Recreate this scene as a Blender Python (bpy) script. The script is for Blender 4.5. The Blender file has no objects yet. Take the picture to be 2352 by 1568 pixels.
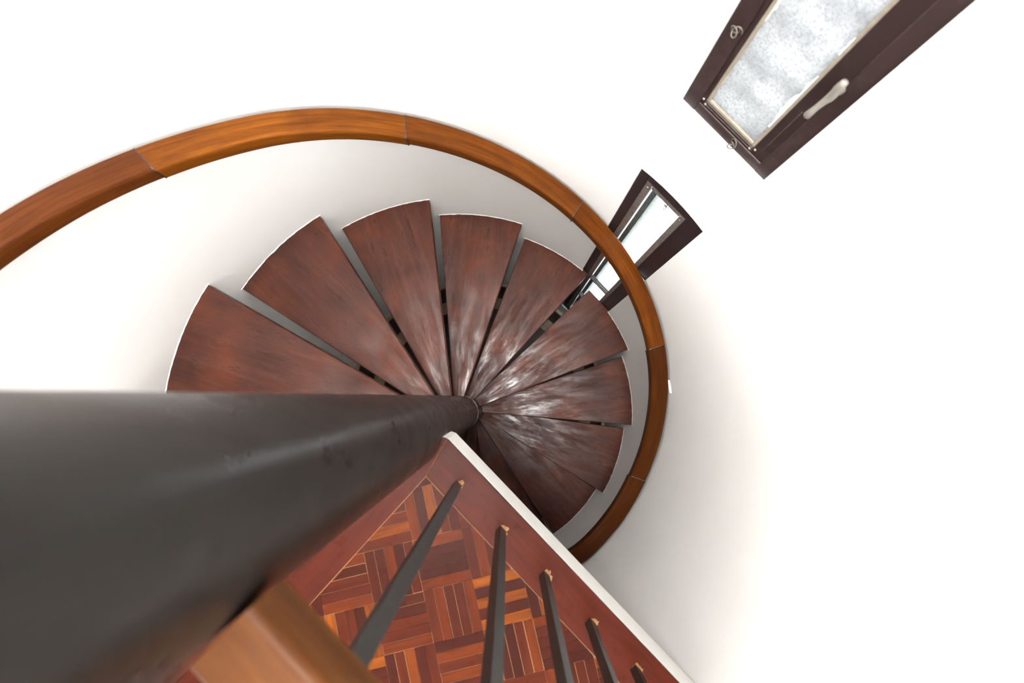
import bpy, math, random
from mathutils import Matrix, Vector, noise

random.seed(7)
S = bpy.context.scene
COL = S.collection
R_ = math.radians

# ------------------------------------------------------------------ camera
M = [[0.999976701, 0.0, -0.006826225],
     [0.000724884, 0.994345753, 0.106188502],
     [0.006787628, -0.106190976, 0.994322586]]
CAM = Vector((0.2228659, 0.0776728, 1.1194971))
cd = bpy.data.cameras.new('camera')
cd.sensor_width = 36.0
cd.lens = 18.0
cd.clip_start = 0.01
cd.dof.use_dof = True
cd.dof.focus_distance = 2.1
cd.dof.aperture_fstop = 4.0
cam = bpy.data.objects.new('camera', cd)
COL.objects.link(cam)
rt = Vector((M[0][0], -M[0][1], -M[0][2]))
up = -Vector((M[1][0], -M[1][1], -M[1][2]))
bk = -Vector((M[2][0], -M[2][1], -M[2][2]))
cam.matrix_world = Matrix(((rt.x, up.x, bk.x, CAM.x), (rt.y, up.y, bk.y, CAM.y), (rt.z, up.z, bk.z, CAM.z), (0, 0, 0, 1)))
S.camera = cam

# ------------------------------------------------------------------ world: plain overcast sky
w = bpy.data.worlds.new('overcast_sky')
S.world = w
w.use_nodes = True
w.node_tree.nodes['Background'].inputs[0].default_value = (0.95, 0.975, 1.0, 1)
w.node_tree.nodes['Background'].inputs[1].default_value = 6.0

def area(name, loc, rot, sx, sy, power, shape='RECTANGLE', col=(1, 0.995, 0.985)):
    l = bpy.data.lights.new(name, 'AREA')
    l.shape = shape
    l.size = sx
    if shape in ('RECTANGLE', 'ELLIPSE'):
        l.size_y = sy
    l.energy = power
    l.color = col
    o = bpy.data.objects.new(name, l)
    COL.objects.link(o)
    o.location = loc
    o.rotation_euler = rot
    return o

TOP = 5.6
# daylight falling in through the round rooflight, and through the hall window
area('rooflight_daylight', (0.02, 0.0, TOP - 0.03), (0, 0, 0), 1.2, 1.2, 290, 'DISK')
area('hall_window_daylight', (0, -2.52, 1.35), (R_(90), 0, 0), 1.5, 1.4, 26)

vs = S.view_settings
vs.view_transform = 'Standard'
vs.look = 'None'
vs.gamma = 1.0
vs.exposure = 0.57
vs.use_curve_mapping = False
S.cycles.max_bounces = 6
S.cycles.diffuse_bounces = 5
S.cycles.use_adaptive_sampling = True
S.cycles.adaptive_threshold = 0.2
S.cycles.adaptive_min_samples = 20
S.cycles.glossy_bounces = 3
S.cycles.transparent_max_bounces = 8
S.cycles.caustics_reflective = False
S.cycles.caustics_refractive = False

# ------------------------------------------------------------------ material helpers
class NT:
    def __init__(s, name):
        s.m = bpy.data.materials.new(name)
        s.m.use_nodes = True
        s.t = s.m.node_tree
        s.b = s.t.nodes['Principled BSDF']
        s.out = s.t.nodes['Material Output']
    def n(s, typ, **kw):
        x = s.t.nodes.new(typ)
        for k, v in kw.items():
            setattr(x, k, v)
        return x
    def l(s, a, b):
        s.t.links.new(a, b)
    def coords(s, kind='Object', scale=(1, 1, 1), rnd=0.0):
        tc = s.n('ShaderNodeTexCoord')
        mp = s.n('ShaderNodeMapping')
        mp.inputs['Scale'].default_value = scale
        s.l(tc.outputs[kind], mp.inputs['Vector'])
        if rnd:
            oi = s.n('ShaderNodeObjectInfo')
            mu = s.n('ShaderNodeMath', operation='MULTIPLY')
            mu.inputs[1].default_value = rnd
            s.l(oi.outputs['Random'], mu.inputs[0])
            cb = s.n('ShaderNodeCombineXYZ')
            for i in range(3):
                s.l(mu.outputs[0], cb.inputs[i])
            s.l(cb.outputs[0], mp.inputs['Location'])
        return mp.outputs[0]
    def noise(s, vec, scale, detail=4, rough=0.55, dist=0.0):
        x = s.n('ShaderNodeTexNoise')
        x.inputs['Scale'].default_value = scale
        x.inputs['Detail'].default_value = detail
        x.inputs['Roughness'].default_value = rough
        x.inputs['Distortion'].default_value = dist
        s.l(vec, x.inputs['Vector'])
        return x.outputs['Fac']
    def ramp(s, fac, stops, interp='LINEAR'):
        r = s.n('ShaderNodeValToRGB')
        r.color_ramp.interpolation = interp
        e = r.color_ramp.elements
        while len(e) < len(stops):
            e.new(0.5)
        for i, (p, c) in enumerate(stops):
            e[i].position = p
            e[i].color = (c, c, c, 1) if isinstance(c, (int, float)) else (*c, 1)
        s.l(fac, r.inputs[0])
        return r.outputs[0]
    def mix(s, fac, a, b, mode='MIX'):
        x = s.n('ShaderNodeMix', data_type='RGBA', blend_type=mode)
        if isinstance(fac, (int, float)):
            x.inputs[0].default_value = fac
        else:
            s.l(fac, x.inputs[0])
        for sock, v in ((6, a), (7, b)):
            if isinstance(v, tuple):
                x.inputs[sock].default_value = (*v, 1)
            else:
                s.l(v, x.inputs[sock])
        return x.outputs[2]
    def bump(s, h, strength, dist=0.002):
        b = s.n('ShaderNodeBump')
        b.inputs['Strength'].default_value = strength
        b.inputs['Distance'].default_value = dist
        s.l(h, b.inputs['Height'])
        s.l(b.outputs[0], s.b.inputs['Normal'])
    def color(s, c):
        if isinstance(c, tuple):
            s.b.inputs['Base Color'].default_value = (*c, 1)
        else:
            s.l(c, s.b.inputs['Base Color'])
    def rough(s, r):
        if isinstance(r, (int, float)):
            s.b.inputs['Roughness'].default_value = r
        else:
            s.l(r, s.b.inputs['Roughness'])

def plain(name, c, rough=0.5, metal=0.0, nscale=60, amt=0.12, bump=0.1):
    k = NT(name)
    v = k.coords('Object')
    f = k.noise(v, nscale, 4)
    d = tuple(x * (1 - amt) for x in c)
    l = tuple(min(1, x * (1 + amt)) for x in c)
    k.color(k.ramp(f, [(0.3, d), (0.7, l)]))
    k.rough(rough)
    k.b.inputs['Metallic'].default_value = metal
    if bump:
        k.bump(f, bump, 0.001)
    return k.m

def mat_plaster():
    k = NT('white_plaster')
    v = k.coords('Object')
    big = k.noise(v, 3.0, 7, 0.6)
    c = k.ramp(big, [(0.3, (0.87, 0.856, 0.835)), (0.7, (0.90, 0.89, 0.873))])
    # fine scuffs
    st = k.coords('Object', (9, 9, 30))
    sc = k.ramp(k.noise(st, 1.6, 4, 0.7, 0.0), [(0.68, 0.0), (0.78, 0.16)])
    c = k.mix(sc, c, (0.62, 0.57, 0.51))
    k.color(c)
    k.rough(0.75)
    k.b.inputs['Specular IOR Level'].default_value = 0.25
    k.bump(big, 0.28, 0.008)
    return k.m

def mat_tread():
    k = NT('dark_varnished_wood')
    v = k.coords('Object', (1, 1, 1), 9.0)
    g = k.coords('Object', (1.6, 34, 34), 9.0)      # grain runs outwards from the pole
    grain = k.noise(g, 1.2, 5, 0.55, 0.0)
    fine = k.noise(g, 7, 3, 0.5)
    blot = k.noise(v, 4.6, 5, 0.6, 0.3)
    base = k.ramp(grain, [(0.28, (0.038, 0.0115, 0.0075)), (0.5, (0.064, 0.020, 0.0125)), (0.75, (0.112, 0.041, 0.023))])
    red = k.ramp(blot, [(0.34, (0.026, 0.011, 0.0095)), (0.52, (0.072, 0.0205, 0.0115)), (0.70, (0.150, 0.036, 0.012))])
    c = k.mix(0.5, base, red)
    c = k.mix(k.ramp(fine, [(0.35, 0.22), (0.65, 0.0)]), c, (0.022, 0.009, 0.007))
    k.color(c)
    # polish worn in streaks: glossy varnish beside dull bare patches
    w1 = k.coords('Object', (2.6, 10, 10), 5.0)
    wear = k.noise(w1, 2.2, 9, 0.75, 0.0)
    k.rough(k.ramp(wear, [(0.38, 0.48), (0.52, 0.34), (0.64, 0.22)]))
    k.l(k.ramp(wear, [(0.38, 0.07), (0.52, 0.15), (0.66, 0.36)]), k.b.inputs['Specular IOR Level'])
    k.bump(fine, 0.1, 0.0008)
    return k.m

def mat_rail():
    k = NT('honey_brown_rail_wood')
    v = k.coords('UV', (1, 1, 1), 7.0)
    g = k.coords('UV', (3.5, 55, 1), 7.0)
    grain = k.noise(g, 1.6, 8, 0.62, 0.7)
    blot = k.noise(v, 9, 4, 0.6)
    c = k.ramp(grain, [(0.25, (0.055, 0.0135, 0.0015)), (0.5, (0.115, 0.032, 0.003)), (0.75, (0.175, 0.054, 0.0055))])
    oi = k.n('ShaderNodeObjectInfo')
    c = k.mix(1.0, c, oi.outputs['Color'], 'MULTIPLY')
    c = k.mix(k.ramp(blot, [(0.45, 0.0), (0.75, 0.55)]), c, (0.05, 0.011, 0.002))
    d = k.coords('UV', (9, 60, 1), 7.0)
    dents = k.ramp(k.noise(d, 1.5, 6, 0.7, 0.8), [(0.67, 0.0), (0.72, 0.9)])
    c = k.mix(dents, c, (0.022, 0.010, 0.006))
    k.color(c)
    k.rough(k.ramp(blot, [(0.3, 0.32), (0.7, 0.48)]))
    k.b.inputs['Specular IOR Level'].default_value = 0.12
    k.bump(grain, 0.10, 0.0015)
    return k.m

def mat_parquet(name, stops, scale=(5, 60, 60), sat=1.0):
    k = NT(name)
    oi = k.n('ShaderNodeObjectInfo')
    col = k.ramp(oi.outputs['Random'], stops)
    g = k.coords('Object', scale, 31.0)
    grain = k.noise(g, 1.7, 8, 0.62, 0.8)
    c = k.mix(k.ramp(grain, [(0.42, 0.0), (0.68, 0.65)]), col, (0.021, 0.0034, 0.0014))
    v = k.coords('Object', (1, 1, 1), 13.0)
    scr = k.noise(v, 30, 6, 0.7)
    k.color(c)
    k.rough(k.ramp(scr, [(0.3, 0.24), (0.7, 0.40)]))
    k.b.inputs['Specular IOR Level'].default_value = 0.07
    k.bump(grain, 0.08, 0.0006)
    return k.m

PL = mat_plaster()
TREAD = mat_tread()
RAIL = mat_rail()
FING = mat_parquet('parquet_finger_wood', [(0.0, (0.0230, 0.0034, 0.0014)), (0.25, (0.033, 0.0044, 0.0015)), (0.6, (0.050, 0.0068, 0.0015)), (0.85, (0.080, 0.0135, 0.0017)), (1.0, (0.15, 0.036, 0.003))])
BORD = mat_parquet('reddish_border_board_wood', [(0.0, (0.044, 0.0068, 0.0034)), (1.0, (0.054, 0.0088, 0.004))], (3, 28, 28))
TAN = plain('tan_joint_filler', (0.21, 0.095, 0.03), 0.7, nscale=120)
WHITE = plain('white_gloss_paint', (0.70, 0.69, 0.66), 0.5, nscale=30, amt=0.03)
CEIL = plain('white_ceiling_paint', (0.85, 0.85, 0.84), 0.8, nscale=10, amt=0.02)
BEIGE = plain('beige_stone', (0.55, 0.47, 0.33), 0.6, nscale=25)
DARKFL = plain('black_brown_floor', (0.016, 0.008, 0.006), 0.4)
SKIRT = plain('dark_skirting_paint', (0.02, 0.012, 0.009), 0.45)
METAL = plain('dull_window_aluminium', (0.25, 0.225, 0.21), 0.42, metal=0.55, nscale=90, amt=0.25)
BEAD = plain('cream_glazing_bead_paint', (0.27, 0.235, 0.185), 0.6, nscale=80)
PLASTIC = plain('aged_white_handle_paint', (0.20, 0.182, 0.16), 0.4, nscale=90, amt=0.12)
WIRE = plain('bare_grey_wire', (0.16, 0.135, 0.12), 0.45, metal=0.4)
SCREW = plain('grey_screw_head', (0.30, 0.26, 0.24), 0.4, metal=0.6)
OUTER = plain('grey_green_outer_reveal', (0.22, 0.245, 0.235), 0.8, nscale=70, amt=0.3)
SIDING = plain('white_siding_paint', (0.86, 0.87, 0.88), 0.6, nscale=15, amt=0.03)

def mat_pole():
    k = NT('black_brown_pole_paint')
    v = k.coords('Object')
    f = k.noise(k.coords('Object', (12, 12, 0.8)), 2.0, 5, 0.6)
    b = k.noise(v, 14, 4, 0.6)
    c = k.ramp(f, [(0.3, (0.008, 0.006, 0.005)), (0.7, (0.015, 0.012, 0.0105))])
    k.color(c)
    k.rough(k.ramp(b, [(0.3, 0.26), (0.7, 0.36)]))
    k.b.inputs['Specular IOR Level'].default_value = 0.22
    return k.m
POLE = mat_pole()

def mat_worn_ring():
    k = NT('worn_pole_seam')
    v = k.coords('Object', (30, 30, 260))
    f = k.noise(v, 1.2, 5, 0.7)
    c = k.ramp(f, [(0.50, (0.03, 0.022, 0.019)), (0.56, (0.46, 0.40, 0.35))])
    k.color(c)
    k.rough(0.4)
    return k.m
RING = mat_worn_ring()

def mat_bars():
    k = NT('black_iron_paint')
    f = k.noise(k.coords('Object', (40, 40, 6)), 2.0, 5, 0.6)
    k.color(k.ramp(f, [(0.3, (0.006, 0.0045, 0.0038)), (0.7, (0.013, 0.0105, 0.009))]))
    k.rough(0.42)
    k.bump(f, 0.15, 0.001)
    return k.m
IRON = mat_bars()

def mat_brown(name, c, dust):
    k = NT(name)
    v = k.coords('Object')
    a = k.noise(v, 14, 6, 0.65, 0.4)
    b = k.noise(v, 70, 5, 0.6)
    base = k.ramp(b, [(0.3, tuple(x * 0.85 for x in c)), (0.7, tuple(x * 1.12 for x in c))])
    cc = k.mix(k.ramp(a, [(0.52, 0.0), (0.75, dust)]), base, (0.10, 0.075, 0.065))
    k.color(cc)
    k.rough(0.5)
    k.bump(b, 0.1, 0.001)
    return k.m
BROWN = mat_brown('dusty_brown_frame_paint', (0.026, 0.012, 0.0108), 0.4)
BROWN3 = mat_brown('brown_sash_paint', (0.019, 0.0082, 0.0074), 0.25)
BROWN2 = mat_brown('dark_brown_frame_paint', (0.018, 0.009, 0.009), 0.1)

def mat_frost():
    k = NT('dirty_frosted_film_glass')
    t = k.t
    v = k.coords('Object')
    fine = k.noise(v, 210, 4, 0.8)
    big = k.noise(v, 16, 5, 0.65)
    wv = k.n('ShaderNodeTexWave', wave_type='BANDS', bands_direction='Z')
    wv.inputs['Scale'].default_value = 4.0
    wv.inputs['Distortion'].default_value = 5.0
    wv.inputs['Detail'].default_value = 3
    k.l(v, wv.inputs['Vector'])
    m = k.mix(0.15, big, wv.outputs['Fac'])
    c1 = k.ramp(m, [(0.34, (0.142, 0.142, 0.141)), (0.62, (0.232, 0.231, 0.23))])
    c = k.mix(k.ramp(fine, [(0.46, 0.0), (0.62, 0.6)]), c1, (0.08, 0.08, 0.08))
    tr = k.n('ShaderNodeBsdfTranslucent')
    k.l(c, tr.inputs[0])
    gl = k.n('ShaderNodeBsdfGlossy')
    gl.inputs['Roughness'].default_value = 0.3
    gl.inputs[0].default_value = (0.8, 0.8, 0.8, 1)
    s1 = k.n('ShaderNodeMixShader')
    s1.inputs[0].default_value = 0.05
    k.l(tr.outputs[0], s1.inputs[1])
    k.l(gl.outputs[0], s1.inputs[2])
    # film torn away along the long edges
    sep = k.n('ShaderNodeSeparateXYZ')
    k.l(v, sep.inputs[0])
    ab = k.n('ShaderNodeMath', operation='ABSOLUTE')
    k.l(sep.outputs[0], ab.inputs[0])
    ns = k.noise(k.coords('Object', (1, 1, 1)), 11, 5, 0.6)
    ad = k.n('ShaderNodeMath', operation='MULTIPLY_ADD')
    k.l(ns, ad.inputs[0])
    ad.inputs[1].default_value = 0.035
    k.l(ab.outputs[0], ad.inputs[2])
    gt = k.n('ShaderNodeMath', operation='GREATER_THAN')
    k.l(ad.outputs[0], gt.inputs[0])
    gt.inputs[1].default_value = 0.0775
    hi = k.n('ShaderNodeMath', operation='GREATER_THAN')   # the film stops at 0.8 m; clear glass above is added out of view for more daylight
    k.l(sep.outputs[2], hi.inputs[0])
    hi.inputs[1].default_value = 0.10
    mxm = k.n('ShaderNodeMath', operation='MAXIMUM')
    k.l(gt.outputs[0], mxm.inputs[0])
    k.l(hi.outputs[0], mxm.inputs[1])
    tp = k.n('ShaderNodeBsdfTransparent')
    s2 = k.n('ShaderNodeMixShader')
    k.l(mxm.outputs[0], s2.inputs[0])
    k.l(s1.outputs[0], s2.inputs[1])
    k.l(tp.outputs[0], s2.inputs[2])
    k.l(s2.outputs[0], k.out.inputs[0])
    return k.m
FROST = mat_frost()

def mat_clear():
    k = NT('clear_window_glass')
    tp = k.n('ShaderNodeBsdfTransparent')
    f = k.noise(k.coords('Object', (1, 1, 4)), 9, 3)
    k.l(k.ramp(f, [(0.3, (0.93, 0.95, 0.95)), (0.7, (0.98, 0.99, 0.99))]), tp.inputs[0])
    gl = k.n('ShaderNodeBsdfGlossy')
    gl.inputs['Roughness'].default_value = 0.05
    mx = k.n('ShaderNodeMixShader')
    mx.inputs[0].default_value = 0.04
    k.l(tp.outputs[0], mx.inputs[1])
    k.l(gl.outputs[0], mx.inputs[2])
    k.l(mx.outputs[0], k.out.inputs[0])
    return k.m
GLASS = mat_clear()

# ------------------------------------------------------------------ mesh helpers
def link(name, me, mat, parent=None, loc=(0, 0, 0), rz=0.0):
    o = bpy.data.objects.new(name, me)
    COL.objects.link(o)
    if mat and not me.materials:
        me.materials.append(mat)
    o.location = loc
    o.rotation_euler = (0, 0, rz)
    if parent:
        o.parent = parent
    return o

def mesh(name, V, F, smooth=False):
    me = bpy.data.meshes.new(name)
    me.from_pydata([tuple(v) for v in V], [], F)
    me.update()
    if smooth:
        for p in me.polygons:
            p.use_smooth = True
    return me

def bevel(o, wd, seg=2, ang=35):
    b = o.modifiers.new('bevel', 'BEVEL')
    b.width = wd
    b.segments = seg
    b.limit_method = 'ANGLE'
    b.angle_limit = R_(ang)
    b.harden_normals = False
    return o

def prism_me(name, poly, z0, z1):
    """poly counter-clockwise seen from above"""
    n = len(poly)
    V = [(x, y, z0) for x, y in poly] + [(x, y, z1) for x, y in poly]
    F = [tuple(range(n - 1, -1, -1)), tuple(range(n, 2 * n))]
    for i in range(n):
        j = (i + 1) % n
        F.append((i, j, n + j, n + i))
    return mesh(name, V, F)

def box_me(name, x0, x1, y0, y1, z0, z1):
    return prism_me(name, [(x0, y0), (x1, y0), (x1, y1), (x0, y1)], z0, z1)

def area2(p):
    return 0.5 * sum(p[i][0] * p[(i + 1) % len(p)][1] - p[(i + 1) % len(p)][0] * p[i][1] for i in range(len(p)))

def ccw(p):
    return p if area2(p) > 0 else p[::-1]

def clip(poly, nx, ny, c):
    """keep nx*x+ny*y <= c"""
    out = []
    for i in range(len(poly)):
        a, b = poly[i], poly[(i + 1) % len(poly)]
        da, db = nx * a[0] + ny * a[1] - c, nx * b[0] + ny * b[1] - c
        if da <= 0:
            out.append(a)
        if (da < 0 < db) or (db < 0 < da):
            t = da / (da - db)
            out.append((a[0] + t * (b[0] - a[0]), a[1] + t * (b[1] - a[1])))
    return out

def tube_me(name, pts, rads, seg=12, closed_ends=True):
    """tube through 3-D points with a radius at each"""
    P = [Vector(p) for p in pts]
    V, F = [], []
    n = len(P)
    ref = None
    for i in range(n):
        d = (P[min(i + 1, n - 1)] - P[max(i - 1, 0)]).normalized()
        if ref is None:
            ref = Vector((0, 0, 1)) if abs(d.z) < 0.9 else Vector((1, 0, 0))
        a = (ref - d * ref.dot(d)).normalized()
        ref = a
        b = d.cross(a)
        for k in range(seg):
            t = 2 * math.pi * k / seg
            V.append(P[i] + (a * math.cos(t) + b * math.sin(t)) * rads[i])
    for i in range(n - 1):
        for k in range(seg):
            k2 = (k + 1) % seg
            F.append((i * seg + k, i * seg + k2, (i + 1) * seg + k2, (i + 1) * seg + k))
    F.append(tuple(range(seg - 1, -1, -1)))
    F.append(tuple(range((n - 1) * seg, n * seg)))
    return mesh(name, V, F, True)

def empty(name, loc=(0, 0, 0), rz=0.0):
    o = bpy.data.objects.new(name, None)
    COL.objects.link(o)
    o.empty_display_size = 0.1
    o.location = loc
    o.rotation_euler = (0, 0, rz)
    return o

def tag(o, label=None, cat=None, kind=None, group=None):
    if label:
        o['label'] = label
    if cat:
        o['category'] = cat
    if kind:
        o['kind'] = kind
    if group:
        o['group'] = group
    return o

def pc(r, deg):
    return (r * math.cos(R_(deg)), r * math.sin(R_(deg)))

# ------------------------------------------------------------------ dimensions
RW = 0.9024          # inside radius of the round stairwell
RO = 1.10
RISE = 0.19
RP = 0.0805          # pole radius
GROUND = -16 * RISE
WA = 42.3            # both windows sit on this bearing
WIN_A0, WIN_A1 = 34.75, 49.85
BIG_Z0, BIG_Z1 = 0.106, 2.3  # upper window carried up out of view to let in more light
LOW_Z0, LOW_Z1 = -2.30, -0.205
DOOR_A0, DOOR_A1 = -128.0, -50.0

# ------------------------------------------------------------------ round wall with real openings
def build_wall():
    angs = set()
    a = -180.0
    while a < 180:
        angs.add(round(a, 3))
        a += 2.5
    for x in (WIN_A0, WIN_A1, DOOR_A0, DOOR_A1):
        near = [q for q in angs if abs(q - x) < 1.3]
        for q in near:
            angs.discard(q)
        angs.add(x)
    A = sorted(angs)
    Z = [GROUND, -2.6, LOW_Z0, -1.9, -1.4, -0.9, -0.5, LOW_Z1, 0.0, BIG_Z0, 0.5, 0.9, 1.5, 2.1, BIG_Z1, 3.2, 4.4, TOP]
    na, nz = len(A), len(Z)
    def hole(i, j):
        am = (A[i] + (A[(i + 1) % na] if i + 1 < na else A[0] + 360)) / 2
        zm = (Z[j] + Z[j + 1]) / 2
        if WIN_A0 < am < WIN_A1 and (BIG_Z0 < zm < BIG_Z1 or LOW_Z0 < zm < LOW_Z1):
            return True
        if DOOR_A0 < am < DOOR_A1 and 0.0 < zm < 2.1:
            return True
        return False
    V, F, sm = [], [], []
    for r in (RW, RO):
        for j in range(nz):
            for i in range(na):
                x, y = pc(r, A[i])
                V.append((x, y, Z[j]))
    off = na * nz
    def id_(i, j, o):
        return o * off + j * na + (i % na)
    def quad(a, b, c, d, smooth):
        F.append((a, b, c, d))
        sm.append(smooth)
    def copyv(k):
        V.append(V[k])
        return len(V) - 1
    for j in range(nz - 1):
        for i in range(na):
            if hole(i, j):
                continue
            quad(id_(i, j, 0), id_(i, j + 1, 0), id_(i + 1, j + 1, 0), id_(i + 1, j, 0), True)
            quad(id_(i, j, 1), id_(i + 1, j, 1), id_(i + 1, j + 1, 1), id_(i, j + 1, 1), True)
            for di, dj, e in ((-1, 0, ((i, j), (i, j + 1))), (1, 0, ((i + 1, j + 1), (i + 1, j))),
                              (0, -1, ((i + 1, j), (i, j))), (0, 1, ((i, j + 1), (i + 1, j + 1)))):
                jj = j + dj
                if jj < 0 or jj >= nz - 1:
                    quad(*[copyv(q) for q in (id_(*e[0], 0), id_(*e[1], 0), id_(*e[1], 1), id_(*e[0], 1))][::-1], False)
                    continue
                if hole((i + di) % na, jj):
                    quad(*[copyv(q) for q in (id_(*e[0], 0), id_(*e[1], 0), id_(*e[1], 1), id_(*e[0], 1))][::-1], False)
    me = mesh('wall_stairwell', V, F)
    for p, s in zip(me.polygons, sm):
        p.use_smooth = s
    return link('wall_stairwell', me, PL)
wall = tag(build_wall(), 'round white plastered stairwell wall', kind='structure')

# ceiling with a round rooflight opening
def ring_me(name, r0, r1, z0, z1, a0=0, a1=360, step=5, smooth=False):
    n = max(2, int(round((a1 - a0) / step)))
    full = abs(a1 - a0) >= 359.9
    V, F = [], []
    m = n if full else n + 1
    for i in range(m):
        a = a0 + (a1 - a0) * i / n
        for r, z in ((r0, z0), (r1, z0), (r1, z1), (r0, z1)):
            V.append((*pc(r, a), z))
    for i in range(n):
        b, c = 4 * i, 4 * ((i + 1) % m)
        for k in range(4):
            k2 = (k + 1) % 4
            F.append((b + k, b + k2, c + k2, c + k))
    if not full:
        F.append((0, 3, 2, 1))
        F.append(tuple(4 * n + q for q in (0, 1, 2, 3)))
    me = mesh(name, V, F, smooth)
    return me
ceil = tag(link('ceiling', ring_me('ceiling', 0.63, RO, TOP, TOP + 0.15), CEIL), 'white ceiling around the round rooflight', kind='structure')
rl = tag(empty('window_3', (0, 0, TOP)), 'round rooflight over the stairwell', kind='structure')
link('frame', ring_me('rooflight_frame', 0.61, 0.66, 0.15, 0.19), BROWN2, rl)
link('pane', prism_me('rooflight_pane', [pc(0.62, q * 10) for q in range(36)], 0.16, 0.166), GLASS, rl)

# hall behind the landing
hf = tag(link('floor_hall', prism_me('floor_hall', [(-1.2, -2.7), (1.2, -2.7), (1.2, -0.92), (-1.2, -0.92)], -0.175, 0.0), BORD), 'reddish wood floor of the hall', kind='structure')
hall = [('wall_hall_left', (-1.2, -1.1, -2.7, -0.95, 0, 2.6)), ('wall_hall_right', (1.1, 1.2, -2.7, -0.95, 0, 2.6)),
        ('ceiling_hall', (-1.2, 1.2, -2.7, -1.0, 2.6, 2.72))]
for nm, b in hall:
    tag(link(nm, box_me(nm, *b), CEIL), kind='structure')
V, F = [], []
def addbox(V, F, x0, x1, y0, y1, z0, z1):
    b = len(V)
    V += [(x0, y0, z0), (x1, y0, z0), (x1, y1, z0), (x0, y1, z0), (x0, y0, z1), (x1, y0, z1), (x1, y1, z1), (x0, y1, z1)]
    F += [tuple(b + q for q in f) for f in ((3, 2, 1, 0), (4, 5, 6, 7), (0, 1, 5, 4), (1, 2, 6, 5), (2, 3, 7, 6), (3, 0, 4, 7))]
for b in ((-1.1, -0.8, -2.7, -2.6, 0, 2.6), (0.8, 1.1, -2.7, -2.6, 0, 2.6), (-0.8, 0.8, -2.7, -2.6, 0, 0.6), (-0.8, 0.8, -2.7, -2.6, 2.1, 2.6)):
    addbox(V, F, *b)
tag(link('wall_hall_back', mesh('wall_hall_back', V, F), CEIL), kind='structure')

# ------------------------------------------------------------------ ground floor
gf = tag(link('floor_ground', prism_me('floor_ground', [pc(RO, q * 5) for q in range(72)], GROUND - 0.1, GROUND), DARKFL), 'dark ground floor at the foot of the stairwell', kind='structure')
link('stone_margin', ring_me('stone_margin', 0.80, RW + 0.01, GROUND, GROUND + 0.012), BEIGE, gf)
bb = tag(link('baseboard_ground', ring_me('baseboard_ground', 0.89, RW + 0.01, GROUND + 0.012, -2.54, smooth=False), SKIRT), 'tall dark baseboard at the foot of the stairwell', kind='structure')
link('cap_moulding', ring_me('cap_moulding', 0.884, RW + 0.01, -2.54, -2.505), BEIGE, bb)

# ------------------------------------------------------------------ landing floor
u1 = (math.cos(R_(-45.7)), math.sin(R_(-45.7)))
n1 = (-u1[1], u1[0])                       # towards the stairwell
u2 = (math.cos(R_(-132.3)), math.sin(R_(-132.3)))
n2 = (u2[1], -u2[0])                       # towards the top of the flight
E1, I1 = 0.0563, -0.0317                   # outer edge, joint of border board to parquet
E2, I2 = -0.004, -0.0966
YB = -0.93
def meet(na, ca, nb, cb):
    d = na[0] * nb[1] - na[1] * nb[0]
    return ((ca * nb[1] - cb * na[1]) / d, (na[0] * cb - nb[0] * ca) / d)
P0 = (0.094, -0.0115)
s0 = P0[0] * u1[0] + P0[1] * u1[1]
P0 = (n1[0] * E1 + u1[0] * s0, n1[1] * E1 + u1[1] * s0)
IC = meet(n1, I1, n2, I2)
yline = (0.0, -1.0)
Q1 = meet(n1, E1, yline, -YB)
Q1i = meet(n1, I1, yline, -YB)
Q2 = meet(n2, E2, yline, -YB)
Q2i = meet(n2, I2, yline, -YB)
PIN = (0.0, -0.004)                         # hidden inside the pole
slab = ccw([P0, (0.055, -0.001), PIN, Q2, Q1])
TH = 0.012
lf = tag(link('floor_landing', prism_me('floor_landing', slab, -0.178, -TH), WHITE), 'landing floor of wood parquet on a white painted slab', kind='structure')
def shrink(poly, d):
    n = len(poly)
    p = poly
    for i in range(n):
        a, b = poly[i], poly[(i + 1) % n]
        ex, ey = b[0] - a[0], b[1] - a[1]
        L = math.hypot(ex, ey)
        if L < 1e-6:
            continue
        nx, ny = ey / L, -ex / L
        p = clip(p, nx, ny, nx * a[0] + ny * a[1] - d)
        if len(p) < 3:
            return []
    return p
link('joint_filler', prism_me('joint_filler', shrink(slab, 0.0015), -TH, -0.0016), TAN, lf)

def local_board(name, poly, ang, mat, d=0.0004, z0=-0.0055, z1=0.0, cx=None):
    """board cut to a polygon; its own x axis runs along the grain"""
    poly = shrink(ccw(poly), d)
    if len(poly) < 3 or abs(area2(poly)) < 2e-5:
        return None
    cx = (sum(p[0] for p in poly) / len(poly), sum(p[1] for p in poly) / len(poly))
    ca, sa = math.cos(-ang), math.sin(-ang)
    lp = [((x - cx[0]) * ca - (y - cx[1]) * sa, (x - cx[0]) * sa + (y - cx[1]) * ca) for x, y in poly]
    return link(name, prism_me(name, lp, z0, z1), mat, lf, (cx[0], cx[1], 0), ang)
b1 = local_board('border_board', [P0, IC, Q1i, Q1], R_(-45.7), BORD, 0.0004, -TH, 0.0)
b2 = local_board('border_board', [P0, (0.055, -0.001), PIN, Q2, Q2i, IC], R_(-132.3), BORD, 0.0004, -TH, 0.0)
bevel(b1, 0.0012, 2)

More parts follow.
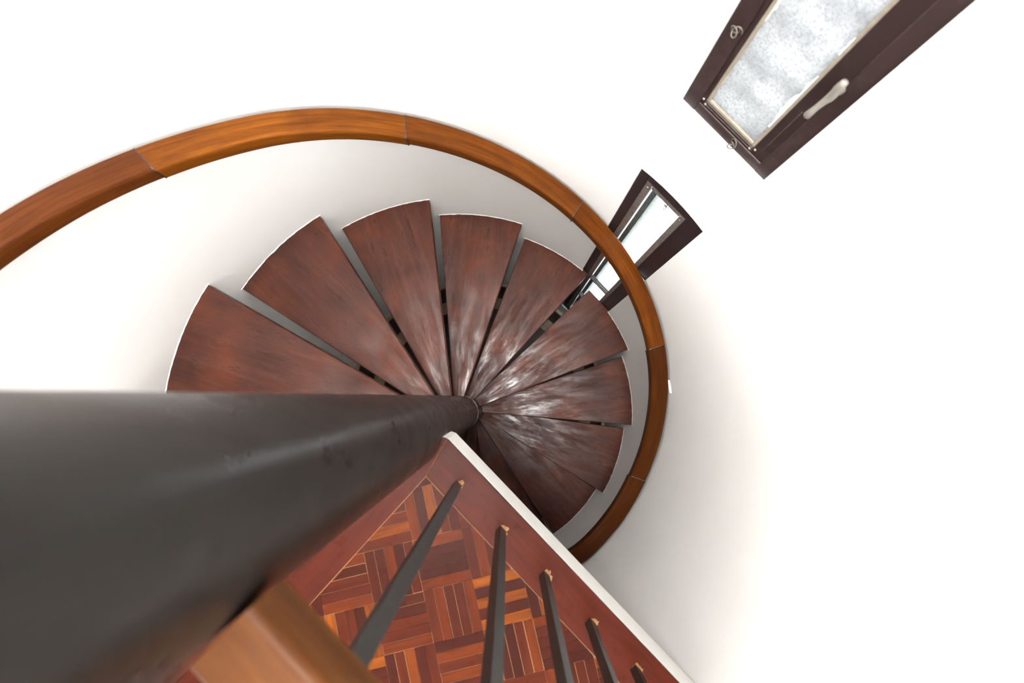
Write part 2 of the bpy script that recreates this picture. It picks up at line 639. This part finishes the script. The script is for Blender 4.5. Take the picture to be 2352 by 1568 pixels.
SQ = 0.105
ga = R_(13.3)
e1 = (math.cos(ga), math.sin(ga))
e2 = (math.sin(ga), -math.cos(ga))
GA = (-0.0816, -0.2494)
for i in range(-9, 10):
    for j in range(-5, 9):
        for q in range(5):
            w0, w1 = q * SQ / 5, (q + 1) * SQ / 5
            if (i + j) % 2 == 0:
                x0, x1, y0, y1 = i * SQ + w0, i * SQ + w1, j * SQ, (j + 1) * SQ
                ang = ga - math.pi / 2
            else:
                x0, x1, y0, y1 = i * SQ, (i + 1) * SQ, j * SQ + w0, j * SQ + w1
                ang = ga
            poly = [(GA[0] + x * e1[0] + y * e2[0], GA[1] + x * e1[1] + y * e2[1]) for x, y in ((x0, y0), (x1, y0), (x1, y1), (x0, y1))]
            poly = ccw(poly)
            poly = clip(poly, n1[0], n1[1], I1 - 0.0008)
            if len(poly) >= 3:
                poly = clip(poly, n2[0], n2[1], I2 - 0.0008)
            if len(poly) >= 3:
                poly = clip(poly, 0, -1, 0.70)
            if len(poly) < 3:
                continue
            local_board('parquet_finger', poly, ang, FING, random.choice((0.0002, 0.0003, 0.0003, 0.0006, 0.0009)))
back = [(-0.95, -0.9), (0.95, -0.9), (0.95, -0.701), (-0.95, -0.701)]
back = clip(clip(ccw(back), n1[0], n1[1], I1 - 0.0008), n2[0], n2[1], I2 - 0.0008)
local_board('threshold_board', back, 0.0, BORD)

# ------------------------------------------------------------------ spiral staircase
st = tag(empty('spiral_staircase', (0, 0, GROUND)), 'dark varnished spiral staircase winding down around a thick black pole', 'staircase')
def lathe_me(name, prof, seg=64):
    V, F = [], []
    n = len(prof)
    for r, z in prof:
        for k in range(seg):
            a = 2 * math.pi * k / seg
            V.append((r * math.cos(a), r * math.sin(a), z))
    for i in range(n - 1):
        for k in range(seg):
            k2 = (k + 1) % seg
            F.append((i * seg + k, i * seg + k2, (i + 1) * seg + k2, (i + 1) * seg + k))
    F.append(tuple(range(seg - 1, -1, -1)))
    F.append(tuple(range((n - 1) * seg, n * seg)))
    me = mesh(name, V, F, True)
    return me
G = -GROUND
pole = link('pole', lathe_me('pole', [(RP, 0.0), (RP, G - 1.0), (RP, G), (RP, G + 1.0), (RP, G + TOP)]), POLE, st)
pole.modifiers.new('sharp', 'EDGE_SPLIT').split_angle = R_(40)
link('seam_ring', ring_me('seam_ring', RP - 0.002, RP + 0.0012, G - 1.305, G - 1.29, step=6, smooth=True), RING, pole)
link('seam_ring', ring_me('seam_ring', RP - 0.002, RP + 0.0008, G - 1.335, G - 1.328, step=6, smooth=True), RING, pole)

# (lower-angle corner, higher-angle corner) of each tread as seen on the wall
TR = {-1: (202.3, 226.6), 0: (176.6, 200.9), 1: (150.19, 175.2), 2: (123.08, 148.26), 3: (97.02, 121.35), 4: (71.75, 95.76),
      5: (47.59, 70.31), 6: (20.69, 44.27), 7: (-5.01, 19.18), 8: (-31.83, -6.97), 9: (-56.75, -32.68),
      10: (-82.4, -58.4), 11: (-108.2, -84.2), 12: (-134.0, -110.0), 13: (-159.8, -135.8)}
FRONT = 0.905        # face of the window frames, measured along their bearing
def tread_poly(lo, hi, rout, tuck=9):
    mid = (lo + hi) / 2
    P = []
    n = 14
    for q in range(n + 1):
        a = lo + (hi - lo) * q / n
        r = rout
        if abs(a - WA) < 7.6:
            r = min(r, (FRONT - 0.001) / math.cos(R_(a - WA)))
        P.append((r * math.cos(R_(a - mid)), r * math.sin(R_(a - mid))))
    ri = 0.072
    P.append((ri * math.cos(R_(hi - mid + tuck)), ri * math.sin(R_(hi - mid + tuck))))
    P.append((ri * math.cos(R_(lo - mid - 3)), ri * math.sin(R_(lo - mid - 3))))
    return ccw(P), mid
for k in sorted(TR):
    lo, hi = TR[k]
    poly, mid = tread_poly(lo, hi, RW + 0.014, 17 if k == 6 else 9)
    z = -(k + 2) * RISE
    o = link('tread', prism_me('tread', poly, -0.042, 0.0), TREAD, st, (0, 0, z - GROUND), R_(mid))
    bevel(o, 0.0035, 2, 50)

# ragged line of plaster and paint where the treads run into the wall
for k in sorted(TR):
    if k > 9:
        continue
    lo, hi = TR[k]
    z = -(k + 2) * RISE
    V, F = [], []
    n = 40
    a0, a1 = lo - 0.3, hi + 0.3
    for q in range(n + 1):
        a = a0 + (a1 - a0) * q / n
        nz = noise.noise(Vector((a * 0.9, k * 7.3, 0)))
        wd = 0.0022 + 0.0016 * nz + 0.001 * noise.noise(Vector((a * 3.1, k * 3.0, 4)))
        hgt = 0.0035 + 0.002 * noise.noise(Vector((a * 1.7, k * 5.0, 9)))
        V.append((*pc(RW + 0.003, a), z + 0.0))
        V.append((*pc(RW - max(0.0005, wd), a), z + 0.0004))
        V.append((*pc(RW - max(0.0003, wd * 0.5), a), z + hgt))
        V.append((*pc(RW + 0.003, a), z + hgt + 0.002))
    for q in range(n):
        for s in range(3):
            F.append((4 * q + s, 4 * q + 4 + s, 4 * q + 5 + s, 4 * q + 1 + s))
    if k in (5, 6):       # these two run past the window opening
        F = [f for f in F if not (WIN_A0 < a0 + (a1 - a0) * (f[0] // 4 + 0.5) / n < WIN_A1)]
    link('plaster_lip', mesh('plaster_lip', V, F), PL, wall)

# ------------------------------------------------------------------ handrail on the wall
RT = [(-100, -1.70), (-75, -1.52), (-50.6, -1.345), (-37, -1.305), (-20, -1.232), (-3.5, -1.102), (8.4, -0.992), (18.5, -0.902), (41.0, -0.714), (57.6, -0.588), (79.0, -0.419), (95.4, -0.2845), (105.4, -0.203), (115.8, -0.126), (124.5, -0.066), (133.8, 0.004), (145.5, 0.098), (150.6, 0.138), (176, 0.335), (200, 0.52), (226, 0.72)]
def rail_z(a):
    if a <= RT[0][0]:
        return RT[0][1]
    for i in range(len(RT) - 1):
        if a <= RT[i + 1][0]:
            p1, p2 = RT[i], RT[i + 1]
            p0 = RT[i - 1] if i else p1
            p3 = RT[i + 2] if i + 2 < len(RT) else p2
            h = p2[0] - p1[0]
            m1 = (p2[1] - p0[1]) / (p2[0] - p0[0])
            m2 = (p3[1] - p1[1]) / (p3[0] - p1[0])
            t = (a - p1[0]) / h
            return ((2 * t**3 - 3 * t**2 + 1) * p1[1] + (t**3 - 2 * t**2 + t) * h * m1 + (-2 * t**3 + 3 * t**2) * p2[1] + (t**3 - t**2) * h * m2)
    return RT[-1][1]
hr = tag(empty('wall_handrail', (0, 0, 0)), 'curved honey-brown wooden handrail of jointed segments spiralling along the white wall', 'handrail')
def profile(rin, rout, h):
    """rounded section: radius, height below the top"""
    P = []
    def arc(cx, cy, r, a0, a1, n):
        for q in range(n + 1):
            t = R_(a0 + (a1 - a0) * q / n)
            P.append((cx + r * math.cos(t), cy + r * math.sin(t)))
    c1, c2 = 0.011, 0.006
    arc(rin + c1, -c1, c1, 180, 90, 5)
    arc(rout - c2, -c2, c2, 90, 0, 3)
    arc(rout - c2, -h + c2, c2, 0, -90, 3)
    arc(rin + c1, -h + c1, c1, -90, -180, 4)
    return P
def rail_segment(a0, a1, rin, rout, h, tint, dz=0.0):
    P = profile(rin, rout, h)
    m = len(P)
    n = max(6, int((a1 - a0) / 1.5))
    V, F, UV = [], [], []
    per = [0.0]
    for q in range(1, m):
        per.append(per[-1] + math.hypot(P[q][0] - P[q - 1][0], P[q][1] - P[q - 1][1]))
    for i in range(n + 1):
        a = a0 + (a1 - a0) * i / n
        z = rail_z(a) + dz
        for q in range(m):
            V.append((*pc(P[q][0], a), z + P[q][1]))
            UV.append((R_(a) * 0.84, per[q]))
    for i in range(n):
        for q in range(m):
            q2 = (q + 1) % m
            F.append((i * m + q, i * m + q2, (i + 1) * m + q2, (i + 1) * m + q))
    F.append(tuple(range(m - 1, -1, -1)))
    F.append(tuple(range(n * m, n * m + m)))
    me = mesh('rail_segment', V, F, True)
    uv = me.uv_layers.new(name='UVMap')
    for lp in me.loops:
        uv.data[lp.index].uv = UV[lp.vertex_index]
    o = link('rail_segment', me, RAIL, hr)
    o.color = (*tint, 1)
    es = o.modifiers.new('sharp', 'EDGE_SPLIT')
    es.split_angle = R_(50)
    return o
JO = [-96, -58.2, -19.8, 18.5, 57.4, 95.1, 134.6, 173.0, 212.0]
TI = [(0.5, 0.45, 0.5), (0.42, 0.38, 0.42), (0.46, 0.42, 0.45), (0.82, 0.74, 0.7), (0.88, 0.82, 0.8), (1.12, 1.12, 0.95), (0.68, 0.62, 1.1), (0.8, 0.75, 0.9)]
RI = [0.820, 0.816, 0.820, 0.8245, 0.8235, 0.8205, 0.8235, 0.826]
for q in range(len(JO) - 1):
    rail_segment(JO[q] + 0.07, JO[q + 1] - 0.07, RI[q], 0.892 + 0.0008 * math.sin(q * 2.1), 0.052, TI[q])
for a in JO[1:-1]:
    # dark glue line in each joint
    P = profile(0.8195, 0.8927, 0.0525)
    V = [(*pc(p[0], a + s * 0.10), rail_z(a) + 0.0004 + p[1]) for s in (-1, 1) for p in P]
    m = len(P)
    F = [tuple(range(m)), tuple(range(2 * m - 1, m - 1, -1))] + [(i, m + i, m + (i + 1) % m, (i + 1) % m) for i in range(m)]
    link('joint_line', mesh('joint_line', V, F), SKIRT, hr)
for a in (-78, -40, 7.5, 36, 76, 114, 166, 190):
    z = rail_z(a) - (0.062 if a == 7.5 else 0.125)
    V, F = [], []
    addbox(V, F, 0.845, RW + 0.006, -0.02, 0.02, 0.010 if a == 7.5 else 0.045, 0.018 if a == 7.5 else 0.076)
    addbox(V, F, 0.8935, RW + 0.006, -0.028, 0.028, -0.02, 0.060)
    b = link('wall_bracket', mesh('wall_bracket', V, F), WHITE, hr, (0, 0, z), R_(a))
    bevel(b, 0.003, 2)

# ------------------------------------------------------------------ balustrade of the landing
ba = R_(-44.9)
bd = (math.cos(ba), math.sin(ba))
bal = tag(empty('landing_balustrade', (bd[0] * 0.5, bd[1] * 0.5, 0)), 'landing balustrade of slim black iron bars under a brown wooden top rail', 'railing')
off = Vector((bd[0] * 0.5, bd[1] * 0.5, 0))
barm = box_me('baluster', -0.0082, 0.0082, -0.0082, 0.0082, -0.004, 0.765)
barm.materials.append(IRON)
for q, s in enumerate((0.159, 0.2915, 0.4205, 0.5545, 0.6845, 0.815)):
    o = link('baluster', barm, None, bal, Vector((bd[0] * s, bd[1] * s, 0)) - off, ba)
    # chipped pale filler round the foot
    V, F = [(0, 0, 0.0013)], []
    n = 26
    for k in range(n):
        t = 2 * math.pi * k / n
        r = 0.0098 + 0.006 * noise.noise(Vector((math.cos(t) * 1.7, math.sin(t) * 1.7, q * 4.4))) + random.uniform(-0.0015, 0.002)
        V.append((r * math.cos(t), r * math.sin(t), 0.0012))
    for k in range(n):
        V.append((V[1 + k][0] * 1.05, V[1 + k][1] * 1.05, 0.0))
    for k in range(n):
        k2 = (k + 1) % n
        F.append((0, 1 + k, 1 + k2))
        F.append((1 + k, 1 + n + k, 1 + n + k2, 1 + k2))
    link('foot_filler', mesh('foot_filler', V, F), TAN, o, (0.003, 0.004, 0))
def straight_rail():
    L0, L1 = 0.083, 0.893
    P = []
    def arc(cx, cy, r, a0, a1, n=5):
        for q in range(n + 1):
            t = R_(a0 + (a1 - a0) * q / n)
            P.append((cx + r * math.cos(t), cy + r * math.sin(t)))
    hw, z1, z0, c = 0.0255, 0.812, 0.764, 0.007
    arc(hw - c, z1 - c, c, 0, 90)
    arc(-hw + c, z1 - c, c, 90, 180)
    arc(-hw + c, z0 + c, c, 180, 270)
    arc(hw - c, z0 + c, c, 270, 360)
    m = len(P)
    V, F, UV = [], [], []
    n = 10
    per = [0.0]
    for q in range(1, m):
        per.append(per[-1] + math.hypot(P[q][0] - P[q - 1][0], P[q][1] - P[q - 1][1]))
    for i in range(n + 1):
        s = L0 + (L1 - L0) * i / n
        for q, p in enumerate(P):
            V.append((s, p[0], p[1]))
            UV.append((s, per[q]))
    for i in range(n):
        for q in range(m):
            q2 = (q + 1) % m
            F.append((i * m + q, (i + 1) * m + q, (i + 1) * m + q2, i * m + q2)[::-1])
    F.append(tuple(range(m)))
    F.append(tuple(range(n * m + m - 1, n * m - 1, -1)))
    me = mesh('top_rail', V, F, True)
    uv = me.uv_layers.new(name='UVMap')
    for lp in me.loops:
        uv.data[lp.index].uv = UV[lp.vertex_index]
    o = link('top_rail', me, RAIL, bal, -off, ba)
    o.color = (0.62, 0.68, 0.7, 1)
    o.modifiers.new('sharp', 'EDGE_SPLIT').split_angle = R_(50)
straight_rail()

# ------------------------------------------------------------------ windows (local axes: x along the wall to the right, y outwards, z up)
# local x = tangent t = (sin WA, -cos WA), local y = outward normal
def win_empty(name, z):
    c, s = math.cos(R_(WA)), math.sin(R_(WA))
    return empty(name, (0, 0, z), R_(WA - 90))
def wb(parent, name, mat, x0, x1, y0, y1, z0, z1, bv=0.0015):
    cx, cy, cz = (x0 + x1) / 2, (y0 + y1) / 2, (z0 + z1) / 2
    o = link(name, box_me(name, x0 - cx, x1 - cx, y0 - cy, y1 - cy, z0 - cz, z1 - cz), mat, parent, (cx, cy, cz))
    if bv:
        bevel(o, bv, 2)
    return o
def knot(parent, x, y, z, sc, seed):
    rnd = random.Random(seed)
    pts, rads = [], []
    for q in range(34):
        t = q / 33
        a = t * 2 * math.pi * 2.3
        r = (0.006 + 0.0025 * math.sin(a * 0.7 + seed)) * sc
        pts.append((r * math.cos(a), -0.006 * sc + 0.006 * sc * math.sin(a * 0.5 + seed), r * math.sin(a) * 1.2 + 0.003 * t * sc))
        rads.append(0.0011 * sc)
    link('tie_wire', tube_me('tie_wire', pts, rads, 8), WIRE, parent, (x, y, z))
def screw(parent, x, y, z, r=0.0028):
    P = [(0, 0.003), (r, 0.0025), (r, 0.0006), (r * 0.75, -0.001), (0.0002, -0.0016)]
    V, F = [], []
    n = 12
    for rr, yy in P[1:]:
        for k in range(n):
            V.append((rr * math.cos(2 * math.pi * k / n), yy, rr * math.sin(2 * math.pi * k / n)))
    for i in range(3):
        for k in range(n):
            k2 = (k + 1) % n
            F.append((i * n + k, i * n + k2, (i + 1) * n + k2, (i + 1) * n + k))
    F.append(tuple(range(3 * n, 4 * n)))
    link('screw', mesh('screw', V, F, True), SCREW, parent, (x, y, z))

# upper window (frosted)
w1 = tag(win_empty('window_1', 0.0), 'tall brown-framed window with dirty frosted glass and a white handle', kind='structure')
Y = FRONT
HW = 0.125
zb, zt = BIG_Z0 + 0.001, BIG_Z1 - 0.002
wb(w1, 'frame_jamb', BROWN, -HW, -0.087, Y, Y + 0.07, zb, zt)
wb(w1, 'frame_jamb', BROWN, 0.0905, HW, Y, Y + 0.07, zb, zt)
wb(w1, 'frame_sill', BROWN, -0.087, 0.0905, Y + 0.0006, Y + 0.07, zb, 0.1345)
wb(w1, 'frame_head', BROWN, -0.087, 0.0905, Y + 0.0006, Y + 0.07, zt - 0.04, zt)
sa = empty('sash', (0, 0, 0))
sa.parent = w1
def sash_bar(x0, x1, z0, z1):
    wb(sa, 'sash_bar', BROWN3, x0, x1, Y + 0.003, Y + 0.045, z0, z1)
sash_bar(-0.0872, -0.078, 0.1343, zt - 0.0398)
sash_bar(0.0575, 0.0907, 0.1343, zt - 0.0398)
sash_bar(-0.078, 0.0575, 0.1343, 0.1475)
sash_bar(-0.078, 0.0575, zt - 0.08, zt - 0.0398)
PB, PT, PL_, PR = 0.1555, zt - 0.088, -0.0712, 0.0505
for b in ((-0.078, PL_, 0.1475, zt - 0.08), (PR, 0.0575, 0.1475, zt - 0.08), (PL_, PR, 0.1475, PB), (PL_, PR, PT, zt - 0.08)):
    wb(sa, 'glazing_bead', BEAD, b[0], b[1], Y + 0.006, Y + 0.03, b[2], b[3], 0.001)
pcx = (PL_ + PR) / 2
pane_me = box_me('pane', PL_ - pcx, PR - pcx, -0.0015, 0.0015, PB - 0.7, PT - 0.7)
pane_me.materials.append(GLASS)
pane_me.materials.append(FROST)             # the film is stuck to the inner face only
for p in pane_me.polygons:
    p.material_index = 1 if p.normal.y < -0.5 else 0
link('pane', pane_me, None, sa, (pcx, Y + 0.012, 0.7))
for x, z in ((-0.083, 0.150), (-0.0745, 0.1415), (0.052, 0.1415), (0.062, 0.150)):
    screw(sa, x, Y + 0.002, z)
knot(w1, 0.021, Y - 0.003, 0.1285, 1.1, 3)
knot(w1, -0.098, Y - 0.003, 0.335, 1.15, 8)
hp = [(0.0835, -0.034, 0.347), (0.0835, -0.034, 0.349), (0.0838, -0.033, 0.358), (0.0845, -0.031, 0.370), (0.086, -0.027, 0.383), (0.0875, -0.025, 0.392), (0.0875, -0.025, 0.402), (0.0865, -0.0255, 0.414), (0.086, -0.026, 0.426), (0.086, -0.0255, 0.432), (0.086, -0.0255, 0.4335)]
hrad = [0.003, 0.0062, 0.0056, 0.0048, 0.0055, 0.0068, 0.0072, 0.0066, 0.0062, 0.0055, 0.002]
hd = link('handle', tube_me('handle', [(a, Y + b + 0.004, c - 0.008) for a, b, c in hp], hrad, 14), PLASTIC, sa)
hd['label'] = 'white lever handle'
DUST_HL = plain('tan_dust_highlight', (0.11, 0.075, 0.055), 0.6, nscale=200, amt=0.6)  # tan dust lines on sash edges, with bevel highlight put into the colour
for x, z0, z1 in ((0.0906, 0.14, 0.335), (0.0906, 0.43, 0.9), (0.0735, 0.165, 0.30)):
    wb(sa, 'dust_highlight', DUST_HL, x - 0.0006, x + 0.0006, Y + 0.0015, Y + 0.006, z0, z1, 0)
wb(sa, 'dust_highlight', DUST_HL, -0.078, 0.0575, Y + 0.0022, Y + 0.006, 0.1408, 0.1418, 0)
link('handle_boss', tube_me('handle_boss', [(0.0875, Y - 0.024, 0.388), (0.0875, Y - 0.006, 0.388), (0.0875, Y - 0.005, 0.388), (0.0875, Y + 0.004, 0.388)], [0.005, 0.005, 0.009, 0.009], 14), PLASTIC, hd)

# lower window (clear glass in dull metal)
w2 = tag(win_empty('window_2', 0.0), 'narrow dark-framed window with clear panes in a dull metal frame beside the treads', kind='structure')
zb, zt = LOW_Z0 + 0.001, LOW_Z1 - 0.002
wb(w2, 'frame_jamb', BROWN2, -HW, -0.089, Y, Y + 0.08, zb, zt)
wb(w2, 'frame_jamb', BROWN2, 0.0625, HW, Y, Y + 0.08, zb, zt)
wb(w2, 'frame_head', BROWN2, -0.089, 0.0625, Y + 0.0006, Y + 0.08, -0.249, zt)
wb(w2, 'frame_sill', BROWN2, -0.089, 0.0625, Y + 0.0006, Y + 0.08, zb, -2.235)
mf = empty('metal_frame', (0, 0, 0))
mf.parent = w2
ML, MR = -0.0675, 0.0435
wb(mf, 'metal_stile', METAL, -0.0892, ML, Y + 0.002, Y + 0.03, -2.2355, -0.2488)
wb(mf, 'metal_stile', METAL, MR, 0.0627, Y + 0.002, Y + 0.03, -2.2355, -0.2488)
wb(mf, 'metal_rail', METAL, ML, MR, Y + 0.002, Y + 0.03, -0.272, -0.2488)
wb(mf, 'metal_rail', METAL, ML, MR, Y + 0.002, Y + 0.03, -2.2355, -2.212)
for z in (-1.373, -1.785):
    wb(mf, 'glazing_bar', IRON, ML, MR, Y + 0.004, Y + 0.026, z - 0.006, z + 0.006, 0.001)
for z0, z1 in ((-1.365, -0.272), (-1.777, -1.381), (-2.212, -1.793)):
    wb(mf, 'pane', GLASS, ML, MR, Y + 0.014, Y + 0.017, z0, z1, 0)
for x, z in ((-0.078, -0.279), (-0.068, -0.262), (0.045, -0.262), (0.052, -0.279)):
    screw(mf, x, Y + 0.001, z)
knot(w2, 0.0, Y - 0.002, -0.262, 1.1, 5)
wb(w2, 'outer_reveal', OUTER, -0.112, -0.060, Y + 0.082, Y + 0.19, -2.25, -0.25)
wb(w2, 'outer_reveal', OUTER, 0.066, 0.112, Y + 0.082, Y + 0.19, -2.25, -0.25)

# ------------------------------------------------------------------ white boarded house wall outside the windows
nb = tag(empty('neighbouring_house_wall', (2.1 * math.cos(R_(WA)), 2.1 * math.sin(R_(WA)), GROUND), R_(WA - 90)), 'white boarded wall of the neighbouring house outside the lower window', 'house wall')
bm_ = mesh('siding_board', [(-1.6, 0.0, 0), (1.6, 0.0, 0), (1.6, 0.02, 0.155), (-1.6, 0.02, 0.155), (-1.6, 0.06, 0), (1.6, 0.06, 0), (1.6, 0.06, 0.155), (-1.6, 0.06, 0.155)],
           [(0, 1, 2, 3), (5, 4, 7, 6), (4, 5, 1, 0), (3, 2, 6, 7), (1, 5, 6, 2), (4, 0, 3, 7)])
bm_.materials.append(SIDING)
for q in range(18):
    link('siding_board', bm_, None, nb, (0, 0, -1.2 + q * 0.15))
